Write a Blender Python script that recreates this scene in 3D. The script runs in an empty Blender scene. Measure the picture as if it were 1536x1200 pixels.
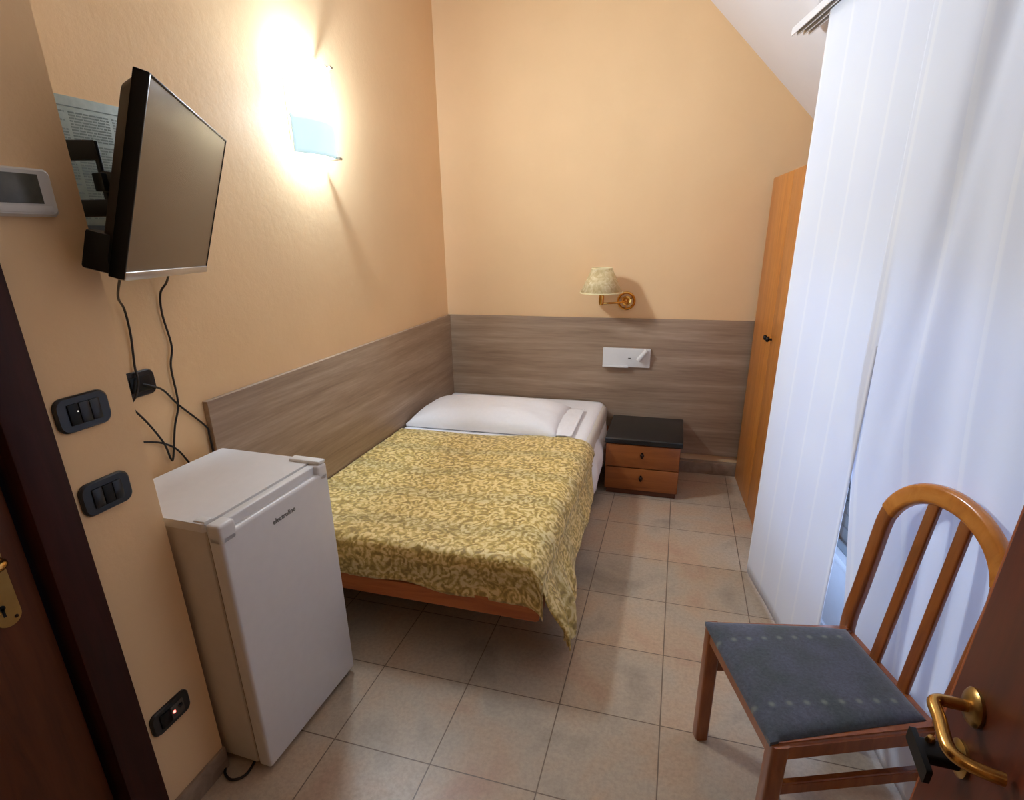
import bpy, bmesh, math, random
from mathutils import Vector, Matrix, noise
random.seed(7)
S = bpy.context.scene
COL = S.collection
PI = math.pi

# ------------------------------------------------------------------ helpers
def lin(c):
    def f(v):
        v /= 255.0
        return v / 12.92 if v <= 0.04045 else ((v + 0.055) / 1.055) ** 2.4
    return (f(c[0]), f(c[1]), f(c[2]), 1.0)

def new_mat(name):
    m = bpy.data.materials.new(name)
    m.use_nodes = True
    nt = m.node_tree
    return m, nt, nt.nodes['Principled BSDF']

def N(nt, typ, **kw):
    n = nt.nodes.new(typ)
    for k, v in kw.items():
        if k in n.inputs.keys():
            n.inputs[k].default_value = v
        else:
            setattr(n, k, v)
    return n

def ramp(nt, fac, stops, interp='LINEAR'):
    r = nt.nodes.new('ShaderNodeValToRGB')
    r.color_ramp.interpolation = interp
    els = r.color_ramp.elements
    while len(els) > 1:
        els.remove(els[-1])
    els[0].position = stops[0][0]; els[0].color = stops[0][1]
    for p, c in stops[1:]:
        e = els.new(p); e.color = c
    nt.links.new(fac, r.inputs[0])
    return r.outputs[0]

def coord(nt, scale=(1, 1, 1), kind='Object', rot=(0, 0, 0), loc=(0, 0, 0)):
    tc = nt.nodes.new('ShaderNodeTexCoord')
    mp = nt.nodes.new('ShaderNodeMapping')
    mp.inputs['Scale'].default_value = scale
    mp.inputs['Rotation'].default_value = rot
    mp.inputs['Location'].default_value = loc
    nt.links.new(tc.outputs[kind], mp.inputs[0])
    return mp.outputs[0]

def bump(nt, bsdf, h, strength=0.2, dist=0.002):
    b = nt.nodes.new('ShaderNodeBump')
    b.inputs['Strength'].default_value = strength
    b.inputs['Distance'].default_value = dist
    nt.links.new(h, b.inputs['Height'])
    nt.links.new(b.outputs[0], bsdf.inputs['Normal'])

def plain(name, c, rough=0.5, metal=0.0, var=0.06, nscale=30, spec=0.5, coat=0.0):
    """procedural colour: slight noise variation"""
    m, nt, b = new_mat(name)
    v = coord(nt, (1, 1, 1))
    n = N(nt, 'ShaderNodeTexNoise', Scale=nscale, Detail=3.0)
    nt.links.new(v, n.inputs['Vector'])
    a = lin(c)
    lo = tuple(x * (1 - var) for x in a[:3]) + (1,)
    hi = tuple(min(1, x * (1 + var)) for x in a[:3]) + (1,)
    nt.links.new(ramp(nt, n.outputs[0], [(0.3, lo), (0.7, hi)]), b.inputs['Base Color'])
    b.inputs['Roughness'].default_value = rough
    b.inputs['Metallic'].default_value = metal
    b.inputs['Specular IOR Level'].default_value = spec
    b.inputs['Coat Weight'].default_value = coat
    return m

def wood(name, dark, mid, light, scale=(1, 1, 1), rough=0.4, nscale=6, coat=0.0, spec=0.5, dist=1.0):
    m, nt, b = new_mat(name)
    v = coord(nt, scale)
    n = N(nt, 'ShaderNodeTexNoise', Scale=nscale, Detail=6.0, Roughness=0.6, Distortion=dist)
    nt.links.new(v, n.inputs['Vector'])
    nt.links.new(ramp(nt, n.outputs[0], [(0.28, lin(dark)), (0.5, lin(mid)), (0.72, lin(light))]), b.inputs['Base Color'])
    b.inputs['Roughness'].default_value = rough
    b.inputs['Coat Weight'].default_value = coat
    b.inputs['Coat Roughness'].default_value = 0.15
    b.inputs['Specular IOR Level'].default_value = spec
    bump(nt, b, n.outputs[0], 0.08, 0.001)
    return m

def mesh_obj(name, bm, mat, parent=None, smooth=True, label=None, angle=35):
    me = bpy.data.meshes.new(name)
    bmesh.ops.recalc_face_normals(bm, faces=bm.faces[:])
    bm.to_mesh(me); bm.free()
    if mat:
        for q in (mat if isinstance(mat, (list, tuple)) else [mat]):
            me.materials.append(q)
    if smooth:
        for p in me.polygons: p.use_smooth = True
        me.set_sharp_from_angle(angle=math.radians(angle))
    o = bpy.data.objects.new(name, me)
    COL.objects.link(o)
    if parent: o.parent = parent
    if label: o['label'] = label
    return o

def thing(name, label, cat, loc=(0, 0, 0), rz=0.0, group=None):
    o = bpy.data.objects.new(name, None)
    o.empty_display_size = 0.1
    COL.objects.link(o)
    o.location = loc; o.rotation_euler = (0, 0, rz)
    o['label'] = label; o['category'] = cat
    if group: o['group'] = group
    return o

def tag(o, label, cat, group=None, kind=None):
    o['label'] = label; o['category'] = cat
    if group: o['group'] = group
    if kind: o['kind'] = kind
    return o

def struct(o, label, cat):
    o['kind'] = 'structure'; o['label'] = label; o['category'] = cat
    return o

def B(): return bmesh.new()

def merge(dst, src):
    me = bpy.data.meshes.new('tmp'); src.to_mesh(me); src.free()
    dst.from_mesh(me); bpy.data.meshes.remove(me)

def box(bm, x0, x1, y0, y1, z0, z1, bev=0.0, seg=2, mat=None):
    b = bmesh.new()
    bmesh.ops.create_cube(b, size=1.0)
    for v in b.verts:
        v.co = Vector(((x0 + x1) / 2 + v.co.x * (x1 - x0), (y0 + y1) / 2 + v.co.y * (y1 - y0), (z0 + z1) / 2 + v.co.z * (z1 - z0)))
    if bev > 0:
        bmesh.ops.bevel(b, geom=b.edges[:], offset=bev, segments=seg, profile=0.5, affect='EDGES')
    if mat is not None:
        bmesh.ops.transform(b, matrix=mat, verts=b.verts[:])
    merge(bm, b)
    return bm

def rrect(w, h, r, n=6):
    """rounded rectangle outline, ccw"""
    pts = []
    for cx, cy, a0 in ((w/2-r, h/2-r, 0), (-w/2+r, h/2-r, 90), (-w/2+r, -h/2+r, 180), (w/2-r, -h/2+r, 270)):
        for i in range(n + 1):
            a = math.radians(a0 + 90 * i / n)
            pts.append((cx + r * math.cos(a), cy + r * math.sin(a)))
    return pts

def prism(bm, pts, z0, z1, mat=None, taper=1.0):
    """extrude 2-d outline (x,y) from z0 to z1"""
    b = bmesh.new()
    lo = [b.verts.new((x, y, z0)) for x, y in pts]
    hi = [b.verts.new((x * taper, y * taper, z1)) for x, y in pts]
    n = len(pts)
    b.faces.new(lo[::-1]); b.faces.new(hi)
    for i in range(n):
        j = (i + 1) % n
        b.faces.new((lo[i], lo[j], hi[j], hi[i]))
    if mat is not None: bmesh.ops.transform(b, matrix=mat, verts=b.verts[:])
    merge(bm, b)
    return bm

def lathe(bm, prof, seg=32, mat=None):
    """prof: list of (r,z)"""
    b = bmesh.new()
    rings = []
    for r, z in prof:
        if r < 1e-6:
            rings.append([b.verts.new((0, 0, z))])
        else:
            rings.append([b.verts.new((r * math.cos(2*PI*i/seg), r * math.sin(2*PI*i/seg), z)) for i in range(seg)])
    for a, c in zip(rings[:-1], rings[1:]):
        for i in range(seg):
            j = (i + 1) % seg
            if len(a) == 1 and len(c) == 1: continue
            if len(a) == 1: b.faces.new((a[0], c[j], c[i]))
            elif len(c) == 1: b.faces.new((a[i], a[j], c[0]))
            else: b.faces.new((a[i], a[j], c[j], c[i]))
    if mat is not None: bmesh.ops.transform(b, matrix=mat, verts=b.verts[:])
    merge(bm, b)
    return bm

def smooth_path(pts, sub=8):
    """Catmull-Rom"""
    P = [Vector(p) for p in pts]
    P = [P[0] * 2 - P[1]] + P + [P[-1] * 2 - P[-2]]
    out = []
    for i in range(1, len(P) - 2):
        for k in range(sub):
            t = k / sub
            a, b_, c, d = P[i-1], P[i], P[i+1], P[i+2]
            out.append(0.5 * ((2*b_) + (c-a)*t + (2*a-5*b_+4*c-d)*t*t + (3*b_-a-3*c+d)*t**3))
    out.append(P[-2])
    return out

def sweep(bm, path, prof, up=None, closed=False, caps=True):
    """sweep 2-d profile (u along side, v along up) along the path; up = fixed vector or None (parallel transport)"""
    b = bmesh.new()
    P = [Vector(p) for p in path]
    n = len(P); rings = []
    nrm = None
    for i in range(n):
        if closed: t = (P[(i+1) % n] - P[i-1])
        else: t = P[min(i+1, n-1)] - P[max(i-1, 0)]
        t.normalize()
        if up is not None:
            side = t.cross(Vector(up)); side.normalize(); u2 = side.cross(t)
        else:
            if nrm is None:
                a = Vector((0, 0, 1)) if abs(t.z) < 0.9 else Vector((1, 0, 0))
                nrm = (a - t * a.dot(t)).normalized()
            else:
                nrm = (nrm - t * nrm.dot(t)).normalized()
            u2 = nrm; side = t.cross(u2)
        rings.append([b.verts.new(P[i] + side * p[0] + u2 * p[1]) for p in prof])
    m = len(prof)
    for i in range(n if closed else n - 1):
        a, c = rings[i], rings[(i+1) % n]
        for k in range(m):
            l = (k + 1) % m
            b.faces.new((a[k], a[l], c[l], c[k]))
    if caps and not closed:
        b.faces.new(rings[0][::-1]); b.faces.new(rings[-1])
    merge(bm, b)
    return bm

def circ(r, n=12): return [(r*math.cos(2*PI*i/n), r*math.sin(2*PI*i/n)) for i in range(n)]
def tube(bm, path, r, n=12, closed=False): return sweep(bm, path, circ(r, n), None, closed)
def cyl(bm, a, b_, r, n=20, r2=None):
    return sweep_cone(bm, a, b_, r, r if r2 is None else r2, n)
def sweep_cone(bm, a, b_, r1, r2, n=20):
    a = Vector(a); b_ = Vector(b_); d = b_ - a
    q = Vector((0, 0, 1)).rotation_difference(d.normalized()).to_matrix().to_4x4()
    return lathe(bm, [(0, 0), (r1, 0), (r2, d.length), (0, d.length)], n, Matrix.Translation(a) @ q)

def grid(fn, nu, nv, uvs=None):
    """open sheet: fn(i/nu, j/nv) -> point; uv metres from uvs"""
    bm = bmesh.new()
    V = [[bm.verts.new(fn(i/nu, j/nv)) for j in range(nv+1)] for i in range(nu+1)]
    lay = bm.loops.layers.uv.new('UVMap')
    for i in range(nu):
        for j in range(nv):
            f = bm.faces.new((V[i][j], V[i+1][j], V[i+1][j+1], V[i][j+1]))
            if uvs:
                for lp, (a, c) in zip(f.loops, ((i, j), (i+1, j), (i+1, j+1), (i, j+1))):
                    lp[lay].uv = uvs(a/nu, c/nv)
    return bm

def solidify(o, t, off=-1.0):
    md = o.modifiers.new('thick', 'SOLIDIFY'); md.thickness = t; md.offset = off
    return md

def sstep(a, b, x):
    t = max(0.0, min(1.0, (x - a) / (b - a))); return t*t*(3-2*t)

# ------------------------------------------------------------------ materials
def wall_paint(name, c, var=0.03):
    m, nt, b = new_mat(name)
    v = coord(nt)
    n = N(nt, 'ShaderNodeTexNoise', Scale=2.2, Detail=4.0)
    nt.links.new(v, n.inputs['Vector'])
    a = lin(c)
    lo = (a[0]*(1-var), a[1]*(1-var*1.3), a[2]*(1-var*1.8), 1); hi = (min(1, a[0]*(1+var)), a[1]*(1+var), a[2]*(1+var), 1)
    nt.links.new(ramp(nt, n.outputs[0], [(0.3, lo), (0.7, hi)]), b.inputs['Base Color'])
    b.inputs['Roughness'].default_value = 0.7
    b.inputs['Specular IOR Level'].default_value = 0.25
    n2 = N(nt, 'ShaderNodeTexNoise', Scale=28.0, Detail=5.0, Roughness=0.65)
    nt.links.new(v, n2.inputs['Vector'])
    bump(nt, b, n2.outputs[0], 0.25, 0.004)
    return m

M = {}
M['peach'] = wall_paint('peach plaster', (235, 200, 154))
M['white_plaster'] = wall_paint('white plaster', (226, 222, 222), 0.012)

def floor_mat():
    m, nt, b = new_mat('stoneware tiles')
    v = coord(nt)
    br = N(nt, 'ShaderNodeTexBrick', offset=0.0, squash=1.0)
    br.inputs['Scale'].default_value = 1.0
    br.inputs['Brick Width'].default_value = 0.333
    br.inputs['Row Height'].default_value = 0.333
    br.inputs['Mortar Size'].default_value = 0.0022
    br.inputs['Mortar Smooth'].default_value = 0.2
    br.inputs['Bias'].default_value = 0.0
    br.inputs['Color1'].default_value = (0, 0, 0, 1)
    br.inputs['Color2'].default_value = (1, 1, 1, 1)
    br.inputs['Mortar'].default_value = (0.5, 0.5, 0.5, 1)
    nt.links.new(v, br.inputs['Vector'])
    big = N(nt, 'ShaderNodeTexNoise', Scale=3.2, Detail=3.0, Roughness=0.55, Distortion=0.4)
    nt.links.new(v, big.inputs['Vector'])
    base = ramp(nt, big.outputs[0], [(0.28, lin((156, 144, 128))), (0.44, lin((184, 169, 149))), (0.57, lin((190, 166, 140))), (0.72, lin((184, 150, 126)))])
    fine = N(nt, 'ShaderNodeTexNoise', Scale=70.0, Detail=8.0, Roughness=0.75)
    nt.links.new(v, fine.inputs['Vector'])
    mot = ramp(nt, fine.outputs[0], [(0.3, (0.72, 0.71, 0.70, 1)), (0.62, (1.06, 1.05, 1.04, 1))])
    mx = N(nt, 'ShaderNodeMix', data_type='RGBA', blend_type='MULTIPLY'); mx.inputs[0].default_value = 0.8
    nt.links.new(base, mx.inputs[6]); nt.links.new(mot, mx.inputs[7])
    tone = ramp(nt, br.outputs['Color'], [(0.0, (0.90, 0.90, 0.90, 1)), (1.0, (1.06, 1.04, 1.02, 1))])
    mx2 = N(nt, 'ShaderNodeMix', data_type='RGBA', blend_type='MULTIPLY'); mx2.inputs[0].default_value = 1.0
    nt.links.new(mx.outputs[2], mx2.inputs[6]); nt.links.new(tone, mx2.inputs[7])
    mx3 = N(nt, 'ShaderNodeMix', data_type='RGBA')
    nt.links.new(br.outputs['Fac'], mx3.inputs[0]); nt.links.new(mx2.outputs[2], mx3.inputs[6])
    mx3.inputs[7].default_value = lin((112, 94, 78))
    nt.links.new(mx3.outputs[2], b.inputs['Base Color'])
    rr = ramp(nt, fine.outputs[0], [(0.3, (0.40, 0.40, 0.40, 1)), (0.7, (0.25, 0.25, 0.25, 1))])
    nt.links.new(rr, b.inputs['Roughness'])
    inv = N(nt, 'ShaderNodeMath', operation='MULTIPLY_ADD')
    nt.links.new(br.outputs['Fac'], inv.inputs[0]); inv.inputs[1].default_value = -1.0
    nt.links.new(fine.outputs[0], inv.inputs[2])
    bump(nt, b, inv.outputs[0], 0.25, 0.0015)
    return m
M['tiles'] = floor_mat()

def laminate(name, along):
    m, nt, b = new_mat(name)
    sc = {'x': (0.40, 4, 7), 'y': (4, 0.40, 7)}[along]
    v = coord(nt, sc)
    n = N(nt, 'ShaderNodeTexNoise', Scale=2.2, Detail=7.0, Roughness=0.62, Distortion=0.5)
    nt.links.new(v, n.inputs['Vector'])
    v2 = coord(nt, tuple(q * 6 for q in sc))
    n2 = N(nt, 'ShaderNodeTexNoise', Scale=3.0, Detail=4.0)
    nt.links.new(v2, n2.inputs['Vector'])
    c = ramp(nt, n.outputs[0], [(0.30, lin((136, 112, 90))), (0.48, lin((158, 134, 110))), (0.60, lin((170, 147, 123))), (0.74, lin((184, 164, 142)))])
    g = ramp(nt, n2.outputs[0], [(0.35, (0.88, 0.87, 0.86, 1)), (0.65, (1.05, 1.05, 1.05, 1))])
    mx = N(nt, 'ShaderNodeMix', data_type='RGBA', blend_type='MULTIPLY'); mx.inputs[0].default_value = 0.9
    nt.links.new(c, mx.inputs[6]); nt.links.new(g, mx.inputs[7])
    nt.links.new(mx.outputs[2], b.inputs['Base Color'])
    b.inputs['Roughness'].default_value = 0.5
    bump(nt, b, n2.outputs[0], 0.1, 0.001)
    return m
M['lam_x'] = laminate('greyed oak laminate along x', 'x')
M['lam_y'] = laminate('greyed oak laminate along y', 'y')
M['base_tile'] = wood('skirting tile', (128, 108, 90), (150, 128, 108), (168, 146, 124), (3, 3, 3), 0.4, 5)
M['door_wood'] = wood('mahogany door veneer', (70, 27, 13), (92, 38, 18), (110, 48, 24), (9, 9, 0.7), 0.38, 3)
M['door_edge'] = wood('lighter door edge', (150, 76, 34), (172, 92, 44), (188, 106, 54), (9, 9, 0.7), 0.4, 3)
M['casing'] = wood('dark door casing', (40, 16, 14), (54, 22, 18), (66, 28, 22), (9, 9, 0.7), 0.5, 3, 0, 0.25)
M['left_door'] = wood('brown bathroom door', (70, 36, 16), (90, 46, 22), (104, 56, 28), (9, 9, 0.7), 0.45, 3, 0, 0.3)
M['wardrobe'] = wood('cherry wardrobe veneer', (170, 102, 38), (188, 118, 48), (202, 134, 62), (10, 10, 0.8), 0.35, 2.5)
M['wardrobe_side'] = wood('cherry wardrobe side', (150, 82, 30), (170, 96, 38), (186, 110, 48), (10, 10, 0.8), 0.4, 2.5)
M['night_front'] = wood('nightstand cherry front', (124, 66, 24), (144, 80, 32), (160, 94, 42), (0.9, 9, 9), 0.4, 2.5)
M['night_body'] = wood('nightstand dark carcass', (84, 44, 22), (100, 54, 28), (116, 64, 34), (1, 8, 8), 0.45, 3)
M['bed_rail'] = wood('bed rail beech', (158, 84, 36), (182, 102, 48), (198, 118, 60), (0.8, 9, 9), 0.4, 3)
M['bed_dark'] = wood('bed slats', (120, 84, 52), (140, 100, 64), (156, 116, 78), (1, 8, 8), 0.5, 3)
M['chair_wood'] = wood('lacquered beech chair', (122, 64, 24), (148, 80, 33), (164, 94, 42), (7, 7, 1.2), 0.28, 4, 0.4)
M['chair_light'] = wood('honey lacquered beech', (176, 104, 36), (198, 122, 46), (212, 138, 58), (4, 4, 4), 0.25, 3, 0.5)
M['black_lam'] = plain('black laminate', (26, 26, 26), 0.32, 0, 0.1)
M['black_plastic'] = plain('black plastic', (13, 13, 14), 0.4, 0, 0.1, 30, 0.25)
M['black_rubber'] = plain('black cable rubber', (22, 17, 16), 0.5, 0, 0.1)
M['switch'] = plain('graphite switch plate', (24, 25, 27), 0.28, 0, 0.12)
M['key_grey'] = plain('grey switch module', (74, 70, 64), 0.35, 0, 0.1)
M['white_metal'] = plain('white enamel', (226, 226, 224), 0.35, 0, 0.015)
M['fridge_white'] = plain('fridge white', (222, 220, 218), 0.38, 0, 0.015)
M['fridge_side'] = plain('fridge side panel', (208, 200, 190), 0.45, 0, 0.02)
M['gasket'] = plain('fridge gasket', (150, 136, 122), 0.7, 0, 0.05)
M['logo'] = plain('logo print', (116, 114, 110), 0.4, 0, 0.03)
M['brass'] = plain('polished brass', (196, 150, 82), 0.24, 1.0, 0.06)
M['brass_lamp'] = plain('bright brass', (226, 172, 86), 0.18, 1.0, 0.04)
M['brass_dull'] = plain('worn brass', (176, 142, 84), 0.32, 1.0, 0.15, 18)
M['dark_metal'] = plain('bronze knob', (48, 28, 16), 0.35, 0.6, 0.1)
M['chrome'] = plain('brushed steel', (190, 188, 184), 0.3, 1.0, 0.04)
M['silver'] = plain('silver trim', (196, 192, 188), 0.3, 0.8, 0.03)
M['rail'] = plain('white aluminium rail', (232, 232, 234), 0.4, 0, 0.02)
M['rail_dark'] = plain('rail groove', (60, 54, 52), 0.5, 0, 0.05)
M['sheet'] = plain('white cotton', (244, 244, 245), 0.85, 0, 0.015, 60, 0.2)
M['mattress'] = plain('mattress ticking', (214, 208, 196), 0.9, 0, 0.03, 40, 0.2)
M['frame_white'] = plain('white window frame', (218, 222, 228), 0.4, 0, 0.02)
M['shutter'] = plain('grey shutter slats', (138, 138, 140), 0.5, 0, 0.08, 12)
M['screen_grey'] = plain('thermostat display', (86, 84, 74), 0.25, 0, 0.15, 40)
M['thermo_white'] = plain('thermostat white', (206, 202, 194), 0.45, 0, 0.02)

def tv_screen():
    m, nt, b = new_mat('matte lcd screen')
    v = coord(nt)
    n = N(nt, 'ShaderNodeTexNoise', Scale=300.0, Detail=2.0)
    nt.links.new(v, n.inputs['Vector'])
    nt.links.new(ramp(nt, n.outputs[0], [(0.3, lin((48, 34, 27))), (0.7, lin((56, 41, 33)))]), b.inputs['Base Color'])
    b.inputs['Roughness'].default_value = 0.27
    b.inputs['Specular IOR Level'].default_value = 0.9
    return m
M['tv_screen'] = tv_screen()

def damask():
    m, nt, b = new_mat('gold damask')
    v = coord(nt, (1, 1, 1), 'UV')
    # warp
    w = N(nt, 'ShaderNodeTexNoise', Scale=9.0, Detail=1.0)
    nt.links.new(v, w.inputs['Vector'])
    sub = N(nt, 'ShaderNodeVectorMath', operation='SUBTRACT'); sub.inputs[1].default_value = (0.5, 0.5, 0.5)
    nt.links.new(w.outputs['Color'], sub.inputs[0])
    sc = N(nt, 'ShaderNodeVectorMath', operation='SCALE'); sc.inputs['Scale'].default_value = 0.09
    nt.links.new(sub.outputs[0], sc.inputs[0])
    add = N(nt, 'ShaderNodeVectorMath', operation='ADD')
    nt.links.new(v, add.inputs[0]); nt.links.new(sc.outputs[0], add.inputs[1])
    vo = N(nt, 'ShaderNodeTexVoronoi', Scale=13.0, feature='F1'); vo.inputs['Randomness'].default_value = 0.75
    nt.links.new(add.outputs[0], vo.inputs['Vector'])
    df = N(nt, 'ShaderNodeVectorMath', operation='SUBTRACT')
    nt.links.new(add.outputs[0], df.inputs[0]); nt.links.new(vo.outputs['Position'], df.inputs[1])
    ln = N(nt, 'ShaderNodeVectorMath', operation='LENGTH'); nt.links.new(df.outputs[0], ln.inputs[0])
    sp = N(nt, 'ShaderNodeSeparateXYZ'); nt.links.new(df.outputs[0], sp.inputs[0])
    at = N(nt, 'ShaderNodeMath', operation='ARCTAN2'); nt.links.new(sp.outputs['Y'], at.inputs[0]); nt.links.new(sp.outputs['X'], at.inputs[1])
    a2 = N(nt, 'ShaderNodeMath', operation='MULTIPLY'); a2.inputs[1].default_value = 2.0; nt.links.new(at.outputs[0], a2.inputs[0])
    mu = N(nt, 'ShaderNodeMath', operation='MULTIPLY_ADD'); mu.inputs[1].default_value = 250.0
    nt.links.new(ln.outputs['Value'], mu.inputs[0]); nt.links.new(a2.outputs[0], mu.inputs[2])
    sn = N(nt, 'ShaderNodeMath', operation='SINE'); nt.links.new(mu.outputs[0], sn.inputs[0])
    n2 = N(nt, 'ShaderNodeTexNoise', Scale=40.0, Detail=1.0, Distortion=1.2)
    nt.links.new(v, n2.inputs['Vector'])
    mix = N(nt, 'ShaderNodeMath', operation='MULTIPLY_ADD'); mix.inputs[1].default_value = 0.15
    nt.links.new(sn.outputs[0], mix.inputs[0]); nt.links.new(n2.outputs[0], mix.inputs[2])
    pat = ramp(nt, mix.outputs[0], [(0.28, lin((160, 132, 62))), (0.40, lin((190, 162, 82))), (0.50, lin((206, 178, 98))), (0.58, lin((226, 202, 130))), (0.68, lin((238, 218, 156)))])
    # woven bands of slightly different thread across the bed
    sep = N(nt, 'ShaderNodeSeparateXYZ'); nt.links.new(v, sep.inputs[0])
    m1 = N(nt, 'ShaderNodeMath', operation='MULTIPLY_ADD'); m1.inputs[1].default_value = 24.0
    nt.links.new(sep.outputs['Y'], m1.inputs[0])
    w2 = N(nt, 'ShaderNodeTexNoise', Scale=3.0, Detail=1.0); nt.links.new(v, w2.inputs['Vector'])
    m2 = N(nt, 'ShaderNodeMath', operation='MULTIPLY'); m2.inputs[1].default_value = 3.0
    nt.links.new(w2.outputs[0], m2.inputs[0]); nt.links.new(m2.outputs[0], m1.inputs[2])
    s2 = N(nt, 'ShaderNodeMath', operation='SINE'); nt.links.new(m1.outputs[0], s2.inputs[0])
    band = ramp(nt, s2.outputs[0], [(0.2, (1.03, 1.0, 0.94, 1)), (0.9, (0.88, 0.89, 0.92, 1))])
    mx = N(nt, 'ShaderNodeMix', data_type='RGBA', blend_type='MULTIPLY'); mx.inputs[0].default_value = 1.0
    nt.links.new(pat, mx.inputs[6]); nt.links.new(band, mx.inputs[7])
    nt.links.new(mx.outputs[2], b.inputs['Base Color'])
    b.inputs['Roughness'].default_value = 0.55
    b.inputs['Sheen Weight'].default_value = 0.25
    bump(nt, b, mix.outputs[0], 0.5, 0.004)
    return m
M['damask'] = damask()

def curtain_mat():
    m, nt, b = new_mat('white voile with woven stripes')
    tc = N(nt, 'ShaderNodeTexCoord')
    sep = N(nt, 'ShaderNodeSeparateXYZ'); nt.links.new(tc.outputs['UV'], sep.inputs[0])
    dv = N(nt, 'ShaderNodeMath', operation='DIVIDE'); dv.inputs[1].default_value = 0.17
    nt.links.new(sep.outputs['X'], dv.inputs[0])
    fr = N(nt, 'ShaderNodeMath', operation='FRACT'); nt.links.new(dv.outputs[0], fr.inputs[0])
    st = ramp(nt, fr.outputs[0], [(0.0, lin((248, 249, 251))), (0.07, lin((248, 249, 251))), (0.10, lin((242, 244, 249))), (1.0, lin((242, 244, 249)))])
    n = N(nt, 'ShaderNodeTexNoise', Scale=3.0, Detail=3.0); nt.links.new(tc.outputs['UV'], n.inputs['Vector'])
    var = ramp(nt, n.outputs[0], [(0.35, (0.97, 0.975, 1.0, 1)), (0.65, (1.0, 1.0, 1.0, 1))])
    mx = N(nt, 'ShaderNodeMix', data_type='RGBA', blend_type='MULTIPLY'); mx.inputs[0].default_value = 1.0
    nt.links.new(st, mx.inputs[6]); nt.links.new(var, mx.inputs[7])
    nt.links.new(mx.outputs[2], b.inputs['Base Color'])
    b.inputs['Roughness'].default_value = 0.9
    b.inputs['Specular IOR Level'].default_value = 0.1
    tr = N(nt, 'ShaderNodeBsdfTranslucent'); nt.links.new(mx.outputs[2], tr.inputs['Color'])
    ms = N(nt, 'ShaderNodeMixShader'); ms.inputs[0].default_value = 0.25
    out = nt.nodes['Material Output']
    nt.links.new(b.outputs[0], ms.inputs[1]); nt.links.new(tr.outputs[0], ms.inputs[2])
    nt.links.new(ms.outputs[0], out.inputs['Surface'])
    wv = N(nt, 'ShaderNodeTexNoise', Scale=160.0, Detail=1.0); nt.links.new(tc.outputs['UV'], wv.inputs['Vector'])
    bump(nt, b, wv.outputs[0], 0.08, 0.001)
    return m
M['curtain'] = curtain_mat()

def seat_fabric():
    m, nt, b = new_mat('slate blue dotted upholstery')
    v = coord(nt)
    sep = N(nt, 'ShaderNodeSeparateXYZ'); nt.links.new(v, sep.inputs[0])
    n = N(nt, 'ShaderNodeTexNoise', Scale=120.0, Detail=4.0, Roughness=0.7); nt.links.new(v, n.inputs['Vector'])
    n2 = N(nt, 'ShaderNodeTexNoise', Scale=9.0, Detail=2.0); nt.links.new(v, n2.inputs['Vector'])
    base = ramp(nt, n2.outputs[0], [(0.35, lin((66, 75, 79))), (0.55, lin((78, 83, 97))), (0.7, lin((88, 92, 107)))])
    gr = ramp(nt, n.outputs[0], [(0.3, (0.62, 0.62, 0.62, 1)), (0.7, (1.2, 1.2, 1.2, 1))])
    mx = N(nt, 'ShaderNodeMix', data_type='RGBA', blend_type='MULTIPLY'); mx.inputs[0].default_value = 0.9
    nt.links.new(base, mx.inputs[6]); nt.links.new(gr, mx.inputs[7])
    # rows of pale woven dots: rows run along local x, spaced in y
    def wrap(sock, period, off):
        a = N(nt, 'ShaderNodeMath', operation='ADD'); a.inputs[1].default_value = off; nt.links.new(sock, a.inputs[0])
        p = N(nt, 'ShaderNodeMath', operation='PINGPONG'); p.inputs[1].default_value = period / 2
        nt.links.new(a.outputs[0], p.inputs[0]); return p.outputs[0]
    dx = wrap(sep.outputs['X'], 0.042, 5.0); dy = wrap(sep.outputs['Y'], 0.225, 5.065)
    cb = N(nt, 'ShaderNodeCombineXYZ'); nt.links.new(dx, cb.inputs[0]); nt.links.new(dy, cb.inputs[1])
    ln = N(nt, 'ShaderNodeVectorMath', operation='LENGTH'); nt.links.new(cb.outputs[0], ln.inputs[0])
    wob = N(nt, 'ShaderNodeMath', operation='MULTIPLY_ADD'); wob.inputs[1].default_value = 0.006
    nt.links.new(n.outputs[0], wob.inputs[0]); nt.links.new(ln.outputs['Value'], wob.inputs[2])
    dot = ramp(nt, wob.outputs[0], [(0.006, (0.55, 0.55, 0.55, 1)), (0.0125, (0, 0, 0, 1))])
    mx2 = N(nt, 'ShaderNodeMix', data_type='RGBA'); nt.links.new(dot, mx2.inputs[0])
    nt.links.new(mx.outputs[2], mx2.inputs[6]); mx2.inputs[7].default_value = lin((140, 146, 132))
    nt.links.new(mx2.outputs[2], b.inputs['Base Color'])
    b.inputs['Roughness'].default_value = 0.9
    b.inputs['Sheen Weight'].default_value = 0.3
    bump(nt, b, n.outputs[0], 0.4, 0.002)
    return m
M['seat'] = seat_fabric()

def parchment():
    m, nt, b = new_mat('marbled parchment')
    v = coord(nt)
    n = N(nt, 'ShaderNodeTexNoise', Scale=22.0, Detail=4.0, Distortion=2.5); nt.links.new(v, n.inputs['Vector'])
    nt.links.new(ramp(nt, n.outputs[0], [(0.35, lin((196, 172, 122))), (0.55, lin((214, 194, 148))), (0.72, lin((232, 218, 180)))]), b.inputs['Base Color'])
    b.inputs['Roughness'].default_value = 0.6
    return m
M['parchment'] = parchment()

def emit(name, c, s):
    m, nt, b = new_mat(name)
    b.inputs['Base Color'].default_value = lin((235, 240, 242))
    b.inputs['Roughness'].default_value = 0.25
    b.inputs['Emission Color'].default_value = c
    b.inputs['Emission Strength'].default_value = s
    return m

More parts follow.
